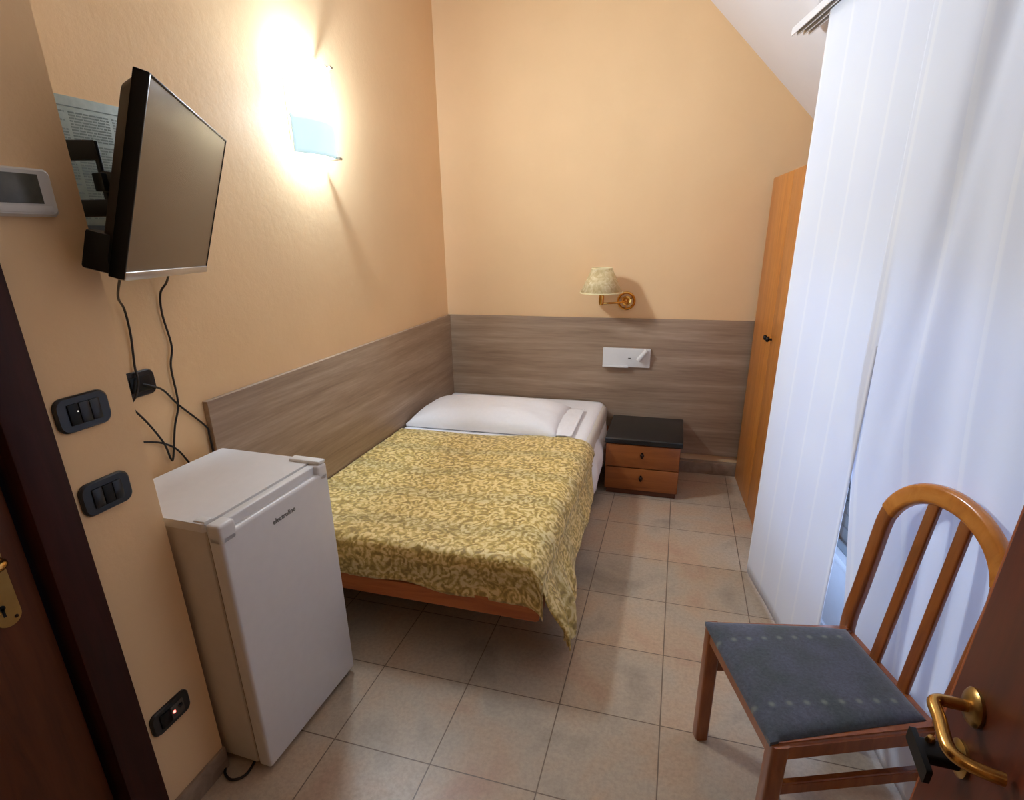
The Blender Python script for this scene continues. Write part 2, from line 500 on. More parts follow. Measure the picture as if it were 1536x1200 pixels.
GLASS_L = 112.0
BULB_L = 1100.0
DAY_W = 7.5
CORRIDOR_FILL = 6.0
M['sconce_glass'] = emit('lit frosted glass', (0.76, 0.88, 1.0, 1), GLASS_L)
M['sconce_dim'] = emit('dim bluish glow on frosted glass', (0.42, 0.76, 0.86, 1), 0.52)  # weak bluish emission paints the dimmer lower glow of the same glass

# ------------------------------------------------------------------ room shell
XL, XR, YB = -0.58, 1.80, 2.51          # wall faces
YF = -1.27                              # entry wall inner face
XP, YP = -0.267, -0.172                 # pier face / pier end
ZC = 2.85
def wall(name, label, *boxes, mat='peach'):
    bm = B()
    for q in boxes: box(bm, *q)
    return struct(mesh_obj(name, bm, M[mat], smooth=False), label, 'wall')

struct(mesh_obj('floor', box(B(), -1.2, 2.1, -2.7, 2.65, -0.1, 0.0), M['tiles'], smooth=False), 'beige and pinkish stoneware tile floor', 'floor')
wall('wall_back', 'peach plastered back wall under the sloping ceiling', (XL-0.1, XR+0.2, YB, YB+0.1, 0, ZC+0.1))
wall('wall_left', 'peach plastered left wall carrying the lit glass sconce', (XL-0.1, XL, YP-0.3, YB, 0, ZC+0.1))
# pier with the bathroom door opening
wall('wall_pier', 'peach pier with the black switch plates in the left foreground',
     (XL, XP, -0.40, YP, 0, ZC), (XL, XP, -1.20, -0.40, 2.12, ZC), (XL, XP, YF-0.12, -1.20, 0, ZC))
wall('wall_right', 'window wall behind the white curtains',
     (XR, XR+0.12, 1.50, YB, 0, 2.4), mat='white_plaster')
# window wall runs parallel to the curtain rail
cdir = Vector((0.183, -0.983, 0)).normalized(); cn = Vector((-0.983, -0.183, 0)).normalized()      # cn -> into the room
W0 = Vector((1.358, 1.33, 0)) - cn*0.14
MW = Matrix(((cdir.x, -cn.x, 0, W0.x), (cdir.y, -cn.y, 0, W0.y), (0, 0, 1, 0), (0, 0, 0, 1)))      # local x along the wall toward the viewer, y outward
bm = B()
WA, WB_, WT = -0.05, 1.45, 2.10
for q in ((-0.19, WA, 0.0, 0.12, 0, 2.4), (WB_, 2.65, 0.0, 0.12, 0, 2.4), (WA, WB_, 0.0, 0.12, WT, 2.4)): box(bm, *q, mat=MW)
box(bm, 1.50, XR+0.1, 1.485, 1.535, 0, 2.4)
struct(mesh_obj('wall_window', bm, M['white_plaster'], smooth=False), 'white window wall hidden behind the curtains', 'wall')
wall('wall_front', 'entry wall with the room doorway behind the viewer',
     (XL, 0.45, YF-0.12, YF, 0, ZC), (1.345, XR+0.1, YF-0.12, YF, 0, ZC), (0.45, 1.345, YF-0.12, YF, 2.12, ZC))
wall('wall_corridor', 'corridor wall outside the doorway', (-1.2, 2.1, -2.7, -2.6, 0, ZC), (-1.2, -1.1, -2.6, YF-0.12, 0, ZC), (2.0, 2.1, -2.6, YF-0.12, 0, ZC))
# ceiling: flat part and 45 degree slope
K = 1.025
xs = 0.961 - (ZC - 2.626 - 0.03) / K
bm = B()
box(bm, -1.2, xs+0.02, YF-0.12, YB+0.1, ZC, ZC+0.1)
box(bm, -1.2, 2.1, -2.7, YF-0.02, ZC, ZC+0.1)
struct(mesh_obj('ceiling', bm, M['white_plaster'], smooth=False), 'flat white ceiling above the bed', 'ceiling')
def slope_z(x): return ZC - K * (x - xs)
bm = B()
YD = 1.46                               # dormer cheek
XD = 1.338
def slab(bm, x0, x1, y0, y1):
    t = 0.12
    v = [bm.verts.new(p) for p in ((x0, y0, slope_z(x0)), (x1, y0, slope_z(x1)), (x1, y1, slope_z(x1)), (x0, y1, slope_z(x0)),
                                   (x0, y0, slope_z(x0)+t), (x1, y0, slope_z(x1)+t), (x1, y1, slope_z(x1)+t), (x0, y1, slope_z(x0)+t))]
    for f in ((0,1,2,3), (7,6,5,4), (0,4,5,1), (1,5,6,2), (2,6,7,3), (3,7,4,0)): bm.faces.new([v[i] for i in f])
slab(bm, xs, XD, YF-0.12, YB+0.1)
slab(bm, XD, XR+0.15, YD, YB+0.1)
box(bm, XD-0.005, XR+0.15, YF-0.12, YD, slope_z(XD), slope_z(XD)+0.12)      # dormer soffit
struct(mesh_obj('ceiling_slope', bm, M['white_plaster'], smooth=False), 'white sloping attic ceiling with dormer soffit', 'ceiling')
bm = B()
vs = [bm.verts.new(p) for p in ((XD, YD-0.01, slope_z(XD)), (XR+0.1, YD-0.01, slope_z(XD)), (XR+0.1, YD-0.01, slope_z(XR+0.1)),
                                (XD, YD+0.06, slope_z(XD)), (XR+0.1, YD+0.06, slope_z(XD)), (XR+0.1, YD+0.06, slope_z(XR+0.1)))]
for f in ((0,1,2), (5,4,3), (0,3,4,1), (1,4,5,2), (2,5,3,0)): bm.faces.new([vs[i] for i in f])
struct(mesh_obj('wall_dormer', bm, M['white_plaster'], smooth=False), 'white dormer cheek above the wardrobe', 'wall')
# skirting
bm = box(B(), 1.03, 1.40, 2.465, YB, 0, 0.082, 0.004)
struct(mesh_obj('baseboard_back', bm, M['base_tile']), 'brown tile skirting under the back wood panel beside the wardrobe', 'baseboard')
bm = box(B(), XP, XP+0.010, -0.366, YP+0.002, 0, 0.076, 0.002)
struct(mesh_obj('baseboard_left', bm, M['base_tile']), 'brown tile skirting at the foot of the switch pier', 'baseboard')

# ------------------------------------------------------------------ window behind the curtains
win = struct(bpy.data.objects.new('window_1', None), 'white french window with grey shutter behind the curtains', 'window')
COL.objects.link(win); win.matrix_world = MW
ZS = 0.36
bm = B()
for q in ((WA, WA+0.06, 0, WT), (WB_-0.06, WB_, 0, WT), (0.65, 0.75, 0, WT)):
    box(bm, q[0], q[1], 0.02, 0.09, q[2], q[3], 0.004)
for z0, z1 in ((0, 0.05), (ZS-0.03, ZS), (0.745, 0.83), (WT-0.06, WT)):
    box(bm, WA, WB_, 0.02, 0.09, z0, z1, 0.004)
mesh_obj('window_frame', bm, M['frame_white'], win)
mesh_obj('lower_panel', box(B(), WA, WB_, 0.03, 0.07, 0.02, ZS-0.02), M['frame_white'], win, label='solid white lower panel')
gm, nt, gb = new_mat('window glass'); gb.inputs['Transmission Weight'].default_value = 1.0; gb.inputs['Roughness'].default_value = 0.02
gb.inputs['Base Color'].default_value = (0.9, 0.95, 0.97, 1)
for a, c in ((WA+0.06, 0.65), (0.75, WB_-0.06)):
    for z0, z1 in ((ZS, 0.745), (0.83, WT-0.06)):
        mesh_obj('pane', box(B(), a, c, 0.050, 0.055, z0, z1), gm, win, smooth=False)
bm = B()
for k in range(34):
    z = ZS + k * 0.053
    box(bm, WA, WB_, 0.096, 0.112, z + 0.001, z + 0.051, 0.005)
mesh_obj('roller_shutter', bm, M['shutter'], win, label='grey closed shutter slats')
ld = bpy.data.lights.new('window_daylight', 'AREA'); ld.shape = 'RECTANGLE'; ld.size = 1.36; ld.size_y = 1.05; ld.energy = DAY_W; ld.color = (0.50, 0.68, 1.0)
lo = bpy.data.objects.new('window_daylight', ld); COL.objects.link(lo)
lo.matrix_world = MW @ Matrix.Translation((0.70, 0.018, 0.86)) @ Matrix.Rotation(-PI/2, 4, 'X')

# ------------------------------------------------------------------ left bathroom door
d1 = struct(bpy.data.objects.new('door_1', None), 'closed brown bathroom door with dark casing at the left edge', 'door')
COL.objects.link(d1); d1.location = (XP, -0.80, 0)
mesh_obj('door_leaf', box(B(), -0.062, -0.018, -0.333, 0.333, 0.008, 2.06, 0.004), M['left_door'], d1)
bm = B()
box(bm, -0.10, 0.016, 0.347, 0.433, 0, 2.20, 0.004)
box(bm, -0.10, 0.016, -0.433, -0.347, 0, 2.20, 0.004)
box(bm, -0.10, 0.016, -0.433, 0.433, 2.075, 2.20, 0.004)
mesh_obj('casing', bm, M['casing'], d1, label='dark brown casing')
# long brass escutcheon plate, a lever above it
bm = B()
MP = Matrix(((0, 0, 1, 0), (1, 0, 0, 0), (0, 1, 0, 0), (0, 0, 0, 1)))      # (x,y,z) -> (z,x,y): outline in y-z plane, extruded in x
prism(bm, rrect(0.046, 0.215, 0.0225, 8), -0.018, -0.013, Matrix.Translation((0, 0.268, 0.905)) @ MP)
pl = mesh_obj('escutcheon', bm, M['brass_dull'], d1, label='worn brass key plate')
bm = B()
prism(bm, circ(0.006, 12), -0.0131, -0.0120, Matrix.Translation((0, 0.262, 0.842)) @ MP)
box(bm, -0.0131, -0.012, 0.2595, 0.2645, 0.822, 0.842)
mesh_obj('keyhole', bm, M['black_plastic'], pl)
bm = B()
for zz in (0.812, 0.996): lathe(bm, [(0, 0.002), (0.003, 0.0015), (0.004, 0)], 12, Matrix.Translation((-0.013, 0.280 if zz < .9 else .268, zz)) @ Matrix.Rotation(PI/2, 4, 'Y'))
mesh_obj('screw', bm, M['dark_metal'], pl)
bm = B()
tube(bm, smooth_path([(-0.014, 0.268, 0.95), (0.02, 0.268, 0.95), (0.036, 0.262, 0.95), (0.042, 0.24, 0.95), (0.042, 0.17, 0.952), (0.038, 0.145, 0.953)]), 0.009)
mesh_obj('lever', bm, M['brass'], pl)

# ------------------------------------------------------------------ entrance door, open at the right
rose = Vector((1.350, -0.427, 0.935))
ha = math.atan2(-0.9995, -0.03)
d2 = struct(bpy.data.objects.new('door_2', None), 'open brown entrance door with brass lever in the right foreground', 'door')
COL.objects.link(d2)
RX, RZ = 0.060, 0.935
d2.matrix_world = Matrix.Translation(rose) @ Matrix.Rotation(ha, 4, 'Z') @ Matrix.Rotation(math.radians(4.2), 4, 'Y') @ Matrix.Translation((-RX, 0, -RZ))
mesh_obj('door_leaf', box(B(), 0.004, 0.78, 0.0, 0.042, 0.075, 2.08, 0.003), M['door_wood'], d2)
mesh_obj('edge_strip', box(B(), -0.004, 0.006, 0.002, 0.040, 0.075, 2.08, 0.003), M['door_edge'], d2, label='lighter edge strip')  # free edge in a lighter tone than the leaf
bm = B()
MD = lambda x, z: Matrix.Translation((x, 0, z)) @ Matrix.Rotation(PI/2, 4, 'X')      # lathe axis -> -y
lathe(bm, [(0, 0.0), (0.0245, 0.0), (0.025, 0.004), (0.021, 0.008), (0.011, 0.010), (0.0, 0.010)], 32, MD(RX, RZ))
hd = mesh_obj('handle_rose', bm, M['brass_dull'], d2)
bm = B()
tube(bm, smooth_path([(RX, -0.006, RZ), (RX-0.001, -0.028, RZ), (RX-0.001, -0.040, RZ), (RX+0.006, -0.0475, RZ), (RX+0.03, -0.049, RZ), (RX+0.066, -0.053, RZ), (RX+0.082, -0.050, RZ), (RX+0.092, -0.038, RZ), (RX+0.098, -0.022, RZ), (RX+0.101, -0.008, RZ)], 6), 0.0078, 14)
mesh_obj('lever', bm, M['brass'], hd)
KZ = RZ - 0.080
bm = B()
lathe(bm, [(0, 0), (0.024, 0), (0.0245, 0.004), (0.018, 0.007), (0, 0.007)], 32, MD(RX+0.012, KZ))
kr = mesh_obj('key_rose', bm, M['brass_dull'], d2)
bm = B()
prism(bm, rrect(0.034, 0.016, 0.005, 4), 0.006, 0.050, MD(RX+0.012, KZ))
prism(bm, rrect(0.070, 0.024, 0.004, 4), 0.047, 0.054, MD(RX+0.020, KZ))
kn = mesh_obj('thumb_turn', bm, M['black_plastic'], kr, label='black thumb turn')
bm = B()
lathe(bm, [(0, 0.006), (0.004, 0.005), (0.006, 0.0), (0.006, -0.004), (0, -0.004)], 16, Matrix.Translation((RX+0.001, -0.034, KZ+0.010)))
mesh_obj('brass_button', bm, M['brass'], kn)

# ------------------------------------------------------------------ wood panels (headboards)
tag(mesh_obj('headboard', box(B(), XL+0.022, 1.42, 2.49, YB-0.001, 0.125, 1.0, 0.002), M['lam_x'], smooth=True),
    'greyed wood wall panel across the back wall behind the bed head', 'wall panel', 'wood wall panels around the bed')
tag(mesh_obj('headboard', box(B(), XL+0.001, -0.557, 0.315, 2.505, 0.125, 1.0, 0.002), M['lam_y'], smooth=True),
    'greyed wood wall panel along the left wall beside the bed', 'wall panel', 'wood wall panels around the bed')

# ------------------------------------------------------------------ bed
bed = thing('bed', 'low wooden bed frame with beech foot rail under the gold bedspread', 'bed', (0.015, 1.45, 0))
bx0, bx1, by0, by1 = -0.545, 0.545, -0.985, 1.02           # local
bm = B()
prism(bm, rrect(1.10, 0.070, 0.018, 5), by0-0.004, by0+0.024, Matrix.Translation((0, 0, 0.252)) @ Matrix(((1, 0, 0, 0), (0, 0, 1, 0), (0, 1, 0, 0), (0, 0, 0, 1))))
mesh_obj('foot_rail', bm, M['bed_rail'], bed)
for s in (-1, 1):
    bm = box(B(), s*0.535-0.012, s*0.535+0.012, by0+0.03, by1, 0.217, 0.285, 0.004)
    mesh_obj('side_rail', bm, M['bed_rail'], bed)
bm = B()
for k in range(13):
    y = by0 + 0.09 + k * 0.15
    box(bm, -0.52, 0.52, y, y+0.07, 0.262, 0.280, 0.003)
mesh_obj('slat_base', bm, M['bed_dark'], bed)
for sx in (-1, 1):
    for y in (by0+0.42, by1-0.12):
        mesh_obj('leg', box(B(), sx*0.42-0.03, sx*0.42+0.03, y-0.03, y+0.03, 0, 0.262, 0.005), M['bed_dark'], bed)

ZT = 0.445                                                  # mattress top
tag(mesh_obj('mattress', box(B(), -0.53, 0.55, 0.49, 2.47, 0.286, ZT-0.012, 0.03, 4), M['mattress']), 'mattress lying on the bed frame under the sheet', 'mattress')

# white sheet over head end, hanging over the right side
def sheet_fn(u, v):
    y = 1.30 + v * (2.475 - 1.30)
    L = 1.085; hem = 0.34 * sstep(2.49, 1.95, y) + 0.05
    hem = min(hem, 0.385)
    tot = L + hem
    s = u * tot
    n = noise.noise(Vector((s*7, y*7, 0.3))) * 0.003
    r = 0.05
    if s < L - r:
        return Vector((-0.548 + s, y, ZT + n + 0.002))
    a = (s - (L - r)) / r
    if a < PI/2:
        return Vector((-0.548 + L - r + r*math.sin(a), y, ZT - r + r*math.cos(a) + n + 0.002))
    d = (a - PI/2) * r
    out = 0.008 * math.sin(y*26+1) * sstep(0, 0.2, d) + 0.05 * sstep(0, 0.14, d) - 0.035*sstep(0.15, 0.38, d)
    return Vector((-0.548 + L + out + n*2, y, ZT - r - d))
o = mesh_obj('bed_sheet', grid(sheet_fn, 90, 60), M['sheet'], angle=80)
solidify(o, 0.003); tag(o, 'white bed sheet over the head of the bed, hanging down by the nightstand', 'sheet')

# gold bedspread -- top and foot flap share one sheet, side flap continues over the right edge
def spread_edge(x): return 1.645 + 0.075 * sstep(-0.1, 0.40, x) - 0.03 * sstep(0.42, 0.56, x)
TOPL = 1.128
RO = 0.085
def spread_pt(s, t):
    """s metres from the left panel edge; t metres from head edge toward the foot"""
    x0 = -0.552
    r = RO
    # across
    xx = x0 + min(s, TOPL - r)
    y = spread_edge(xx) - t
    n = noise.noise(Vector((s*4.5, t*4.5, 1.7))) * 0.004 + noise.noise(Vector((s*14, t*14, 5.7))) * 0.0018
    z = ZT + 0.012 + n
    x = xx
    drop = 0.0
    if s > TOPL - r:
        a = (s - (TOPL - r)) / r
        if a < PI/2:
            x = x0 + TOPL - r + r*math.sin(a); drop = r - r*math.cos(a)
        else:
            x = x0 + TOPL; drop = r + (a - PI/2) * r
    # along (foot)
    yf = 0.452
    rf = 0.05
    if y < yf + rf:
        a = (yf + rf - y) / rf
        if a < PI/2:
            dy = rf*math.sin(a); dz = rf - rf*math.cos(a)
        else:
            dy = rf; dz = rf + (a - PI/2) * rf
        y = yf + rf - dy
    else:
        dz = 0.0
    return x, y, z, drop, dz
NV = 84
def top_fn(u, v):
    s = u * (TOPL - RO + RO*PI/2)
    xx = -0.552 + min(s, TOPL - RO)
    flap = 0.150 + 0.010 * math.sin(s*9) - 0.01 * sstep(0.2, 0, s)
    Lt = spread_edge(xx) - 0.452 + flap
    t = v * Lt
    x, y, z, drop, dz = spread_pt(s, t)
    # foot flap: gentle folds
    if dz > 0.02:
        y += 0.006 * math.sin(s*22 + 0.6) * sstep(0.03, 0.14, dz) + 0.004
    return Vector((x, y, z - drop - dz))
def top_uv(u, v):
    s = u * (TOPL - RO + RO*PI/2)
    return (s, v * (spread_edge(-0.552 + min(s, TOPL)) - 0.30))
bmt = grid(top_fn, 100, 110, top_uv)
# side flap: from the rolled right edge down; u down, v along from head to foot
def hem_z(y):
    pts = [(0.44, 0.300), (0.49, 0.20), (0.545, 0.085), (0.60, 0.055), (0.66, 0.075), (0.76, 0.125), (0.90, 0.20), (1.10, 0.225), (1.32, 0.235), (1.52, 0.250), (1.66, 0.36)]
    for (a, za), (b_, zb) in zip(pts[:-1], pts[1:]):
        if y <= b_:
            k = max(0, (y - a) / (b_ - a)); return za + (zb - za) * k
    return pts[-1][1]
def side_fn(u, v):
    yt = 1.690 - v * (1.690 - 0.462)
    yb_ = 1.655 - v * (1.655 - 0.500)                        # hem shifts: head end slants in, foot end swings out
    y = yt + (yb_ - yt) * u
    y -= 0.055 * sstep(0.0, 1.0, u) * sstep(0.55, 0.0, 1 - v) * 0 
    # slant of head edge
    y -= 0.17 * u * sstep(0.30, 0.0, v)
    z0 = ZT + 0.012 - RO + 0.008
    zb = hem_z(y if v < 0.97 else 0.545)
    z = z0 + (zb - z0) * u
    d = z0 - z
    xb = -0.552 + TOPL - 0.001
    fold = 0.007 * math.sin(y*11 + 0.5) + 0.003 * math.sin(y*31 + d*9)
    foot = sstep(0.95, 0.50, y)
    fold += foot * (0.022 * math.sin(y*46 + d*10 + 1.0))
    x = xb + 0.050 * sstep(0.0, 0.20, d) + 0.03 * foot * sstep(0.05, 0.3, d) + fold * sstep(0.02, 0.22, d)
    return Vector((x, y, z))
bms = grid(side_fn, 46, 120, lambda u, v: (TOPL + 0.05 + u*0.25, v*1.2))
merge(bmt, bms)
bmesh.ops.remove_doubles(bmt, verts=bmt.verts[:], dist=0.004)
o = mesh_obj('bedspread', bmt, M['damask'], angle=80)
solidify(o, 0.004); tag(o, 'gold damask bedspread covering the bed, one corner drooping to the floor', 'bedspread')

# pillow with a flat pillowcase flap
bm = B()
pw, pd = 0.90, 0.52
def pil(u, v, top):
    a, b_ = 2*u-1, 2*v-1
    e = max(0.0, (1-abs(a)**4.0)) ** 0.55 * max(0.0, (1-abs(b_)**3.2)) ** 0.55
    n = noise.noise(Vector((u*4, v*3, 2.2))) * 0.012 + noise.noise(Vector((u*9 + v*5, v*6 - u*4, 4.2))) * 0.008
    z = (0.085 + n) * e if top else -0.004 * e
    pin = 1 - 0.03 * (abs(a)**2) * (1-abs(b_))
    return Vector((a*pw/2, b_*pd/2*pin, 0.022 + z if top else 0.006 + z))
t = grid(lambda u, v: pil(u, v, True), 44, 30); merge(bm, t)
t = grid(lambda u, v: pil(u, v, False), 44, 30); merge(bm, t)
bmesh.ops.remove_doubles(bm, verts=bm.verts[:], dist=0.0005)
# bridge rim: simple band
edges = [e for e in bm.edges if e.is_boundary]
try: bmesh.ops.bridge_loops(bm, edges=edges)
except Exception: pass
piw = thing('pillow', 'plump white pillow lying at the head of the bed', 'pillow', (-0.098, 1.958, ZT+0.004), math.radians(1.0))
mesh_obj('pillow_body', bm, M['sheet'], piw, angle=80)
def flap_fn(u, v):
    a, b_ = u, 2*v-1
    x = pw/2 - 0.03 + a*0.115
    z = 0.010 + 0.020*(1-a)*(1-abs(b_)**3) + 0.004*noise.noise(Vector((u*5, v*9, 0)))
    return Vector((x, b_*pd/2*0.97, z + 0.004))
o = mesh_obj('case_flap', grid(flap_fn, 14, 30), M['sheet'], piw, angle=80); solidify(o, 0.004)
bm = B(); sweep(bm, [(pw/2+0.083, -pd/2*0.97 + k*pd*0.97/24, 0.018 + 0.002*(k % 2)) for k in range(25)], rrect(0.012, 0.005, 0.002, 2), (0, 0, 1))
mesh_obj('lace_hem', bm, M['sheet'], piw)

# ------------------------------------------------------------------ nightstand
ns = thing('nightstand', 'low two drawer nightstand with black top between bed and wardrobe', 'nightstand', (0.815, 2.02, 0))
bm = B()
box(bm, -0.215, -0.197, 0.012, 0.44, 0.035, 0.333, 0.002)
box(bm, 0.197, 0.215, 0.012, 0.44, 0.035, 0.333, 0.002)
box(bm, -0.20, 0.20, 0.020, 0.44, 0.035, 0.053, 0.001)
box(bm, -0.20, 0.20, 0.43, 0.44, 0.035, 0.333, 0.001)
mesh_obj('carcass', bm, M['night_front'], ns)
mesh_obj('plinth', box(B(), -0.205, 0.205, 0.018, 0.43, 0, 0.034, 0.002), M['night_body'], ns, label='dark recessed plinth')
mesh_obj('top', box(B(), -0.222, 0.226, -0.012, 0.448, 0.333, 0.368, 0.008, 3), M['black_lam'], ns, label='black laminate top')
for z0, z1 in ((0.040, 0.180), (0.186, 0.329)):
    dr = mesh_obj('drawer', box(B(), -0.213, 0.213, -0.004, 0.012, z0, z1, 0.003), M['night_front'], ns)
    bm = B()
    zc = (z0+z1)/2 + 0.01
    lathe(bm, [(0, 0), (0.012, 0), (0.010, 0.003), (0.004, 0.006), (0.004, 0.014), (0.008, 0.018), (0.008, 0.022), (0, 0.024)], 20, Matrix.Translation((0, -0.004, zc)) @ Matrix.Rotation(PI/2, 4, 'X'))
    prism(bm, rrect(0.012, 0.040, 0.005, 4), 0.0, 0.003, Matrix.Translation((0, -0.004, zc)) @ Matrix.Rotation(PI/2, 4, 'X'))
    mesh_obj('knob', bm, M['dark_metal'], dr)

# ------------------------------------------------------------------ wardrobe
wr = thing('wardrobe', 'tall cherry wood wardrobe partly hidden by the white curtain', 'wardrobe', (1.388, 2.452, 0), math.radians(3.5))
# local: front plane x=0, body toward +x; width toward -y
WH, WW = 1.775, 0.80
bm = B()
box(bm, 0.018, 0.345, -0.018, 0, 0, WH, 0.002); box(bm, 0.018, 0.345, -WW, -WW+0.018, 0, WH, 0.002)
box(bm, 0.018, 0.345, -WW, 0, WH-0.018, WH, 0.002); box(bm, 0.018, 0.345, -WW, 0, 0.05, 0.068, 0.002)
box(bm, 0.335, 0.345, -WW, 0, 0, WH)
box(bm, 0.022, 0.03, -WW, 0, 0, 0.05)
mesh_obj('body', bm, M['wardrobe_side'], wr)
SEAM = -0.455
for a, c, kx in ((SEAM+0.0015, -0.001, SEAM+0.030), (-WW+0.001, SEAM-0.0015, SEAM-0.030)):
    dd = mesh_obj('door', box(B(), 0.0, 0.018, a, c, 0.008, WH-0.001, 0.0025), M['wardrobe'], wr)
    bm = B()
    lathe(bm, [(0, 0), (0.006, 0), (0.005, 0.010), (0.012, 0.016), (0.014, 0.022), (0.010, 0.028), (0, 0.030)], 20, Matrix.Translation((0, kx, 0.985)) @ Matrix.Rotation(-PI/2, 4, 'Y'))
    mesh_obj('knob', bm, M['black_plastic'], dd, label='black knob')

# ------------------------------------------------------------------ curtains
C0 = Vector((1.358, 1.33, 0))
# rail
r0 = C0 - cdir*0.27; r1 = C0 + cdir*2.1
rz0 = 2.207
rl = thing('curtain_rail', 'white three track curtain rail under the sloping ceiling', 'curtain rail', tuple(r0 + Vector((0, 0, rz0))))
L = (r1 - r0).length
MR = Matrix(((cdir.x, cn.x, 0, 0), (cdir.y, cn.y, 0, 0), (0, 0, 1, 0), (0, 0, 0, 1)))
bm = B(); box(bm, 0, L, -0.030, 0.034, 0.010, 0.022, 0.002, mat=MR)
for y in (-0.030, -0.011, 0.011, 0.032): box(bm, 0, L, y-0.002, y+0.002, -0.004, 0.012, 0.0005, mat=MR)
mesh_obj('track', bm, M['rail'], rl)
bm = B()
for y in (-0.0205, 0.0, 0.0215): box(bm, 0.002, L, y-0.0075, y+0.0075, 0.0085, 0.0105, mat=MR)
mesh_obj('groove', bm, M['rail_dark'], rl, label='dark grooves')
# flat panel
PWID = 0.70
def pan_fn(u, v):
    z = 0.012 + v * (rz0 - 0.018)
    s = u * PWID
    w = 0.003 * math.sin(s*13 + 0.8)
    p = C0 + cdir*s + cn*w
    return Vector((p.x, p.y, z))
o = mesh_obj('curtain', grid(pan_fn, 60, 40, lambda u, v: (u*PWID, v*2.2)), M['curtain'], angle=80)
solidify(o, 0.002); tag(o, 'flat white curtain panel hanging beside the wardrobe', 'curtain', 'white curtains on the rail')
# draped curtain beyond it
DW = 1.00
def drape_fn(u, v):
    zz = 0.03 + v * (rz0 - 0.036)
    low = 1 - v
    s0 = PWID - 0.05 + 0.155 * sstep(0.52, 0.06, v)
    s = s0 + u * (PWID + DW - s0)
    d = s - PWID
    f = 0.016 * math.sin(d*17 + 0.8*math.sin(v*3)) + 0.007 * math.sin(d*39 + 1.3 + v*1.5)
    f *= (0.45 + 0.55*low) * sstep(-0.02, 0.20, d)
    back = 0.007 - 0.020*sstep(0.0, 0.3, d) - 0.082 * sstep(0.85, 0.30, v) * math.exp(-((d-0.50)/0.38)**2)
    # one soft diagonal pull
    f -= 0.016 * math.exp(-((d - 0.10 - 0.22*(v-0.45))/0.035)**2) * sstep(0.25, 0.7, v)
    p = C0 + cdir*s + cn*(f*0.8 + back)
    return Vector((p.x, p.y, zz))
o = mesh_obj('curtain', grid(drape_fn, 190, 70, lambda u, v: (0.66 + u*DW*1.02, v*2.2)), M['curtain'], angle=80)
solidify(o, 0.002); tag(o, 'draped white curtain in soft folds behind the chair', 'curtain', 'white curtains on the rail')

# ------------------------------------------------------------------ chair
ch = thing('dining_chair', 'honey wood arch back chair with slate blue dotted seat', 'chair', (1.163, 0.137, 0), math.radians(17.66))
# local: front edge x=0, depth +x, width y
SW, BW, SD, SZ = 0.433, 0.340, 0.405, 0.43
def leg_front(s):
    bm = B()
    prism(bm, rrect(0.040, 0.040, 0.009, 4), 0, SZ-0.006, Matrix.Translation((0.020, s*(SW/2-0.020), 0)))
    return bm
for s in (1, -1): mesh_obj('leg', leg_front(s), M['chair_wood'], ch)
LEAN = math.radians(6)
def stile_path(s):
    pts = [(SD+0.045, s*0.172, 0.0), (SD+0.012, s*0.178, 0.22), (SD, s*0.182, SZ)]
    for h in (0.12, 0.24, 0.33, 0.375):
        yv = 0.182 if h < 0.335 else 0.182*math.cos(math.asin((h-0.335)/0.150))
        pts.append((SD + h*math.sin(LEAN), s*yv, SZ + h*math.cos(LEAN)))
    return smooth_path(pts, 6)
PR = rrect(0.046, 0.026, 0.010, 4)
nb = (math.cos(LEAN), 0, -math.sin(LEAN))
for s in (1, -1):
    mesh_obj('rear_stile', sweep(B(), stile_path(s), PR, nb), M['chair_wood'], ch)
pts = []
a0 = math.asin(0.038/0.150)
for k in range(33):
    a = a0 + (PI - 2*a0) * k/32
    h = 0.335 + 0.150*math.sin(a); y = 0.182*math.cos(a)
    pts.append((SD + h*math.sin(LEAN), y, SZ + h*math.cos(LEAN)))
mesh_obj('arch_rail', sweep(B(), pts, rrect(0.052, 0.028, 0.012, 5), nb), M['chair_light'], ch, label='lighter bent top rail')
for y0, y1 in ((0.054, 0.050), (-0.054, -0.046)):
    pth = [(SD + h*math.sin(LEAN), y0 + (y1-y0)*h/0.46, SZ + h*math.cos(LEAN)) for h in (-0.01, 0.15, 0.3, 0.468)]
    mesh_obj('back_slat', sweep(B(), pth, rrect(0.034, 0.014, 0.005, 3), nb), M['chair_wood'], ch)
# seat rails
def quad_prism(bm, pts, z0, z1, bev=0.0):
    b = bmesh.new(); prism(b, pts, z0, z1)
    if bev: bmesh.ops.bevel(b, geom=b.edges[:], offset=bev, segments=3, affect='EDGES')
    merge(bm, b); return bm
def rail_between(a, b_, w, z0, z1, bev):
    a = Vector((a[0], a[1], 0)); b_ = Vector((b_[0], b_[1], 0)); d = (b_-a).normalized(); n = Vector((-d.y, d.x, 0)) * w/2
    return quad_prism(B(), [tuple((p)[:2]) for p in (a-n, b_-n, b_+n, a+n)], z0, z1, bev)
ya, yb_ = SW/2-0.016, BW/2-0.004
for s in (1, -1):
    mesh_obj('side_rail', rail_between((0.008, s*ya), (SD+0.004, s*yb_), 0.030, SZ-0.052, SZ, 0.008), M['chair_wood'], ch)
    mesh_obj('stretcher', rail_between((0.03, s*(ya-0.003)), (SD+0.014, s*(yb_+0.004)), 0.018, 0.262, 0.298, 0.004), M['chair_wood'], ch)
mesh_obj('front_rail', rail_between((0.017, -ya), (0.017, ya), 0.026, SZ-0.058, SZ-0.004, 0.006), M['chair_wood'], ch)
mesh_obj('rear_rail', rail_between((SD-0.004, -yb_), (SD-0.004, yb_), 0.026, SZ-0.055, SZ-0.010, 0.006), M['chair_wood'], ch)
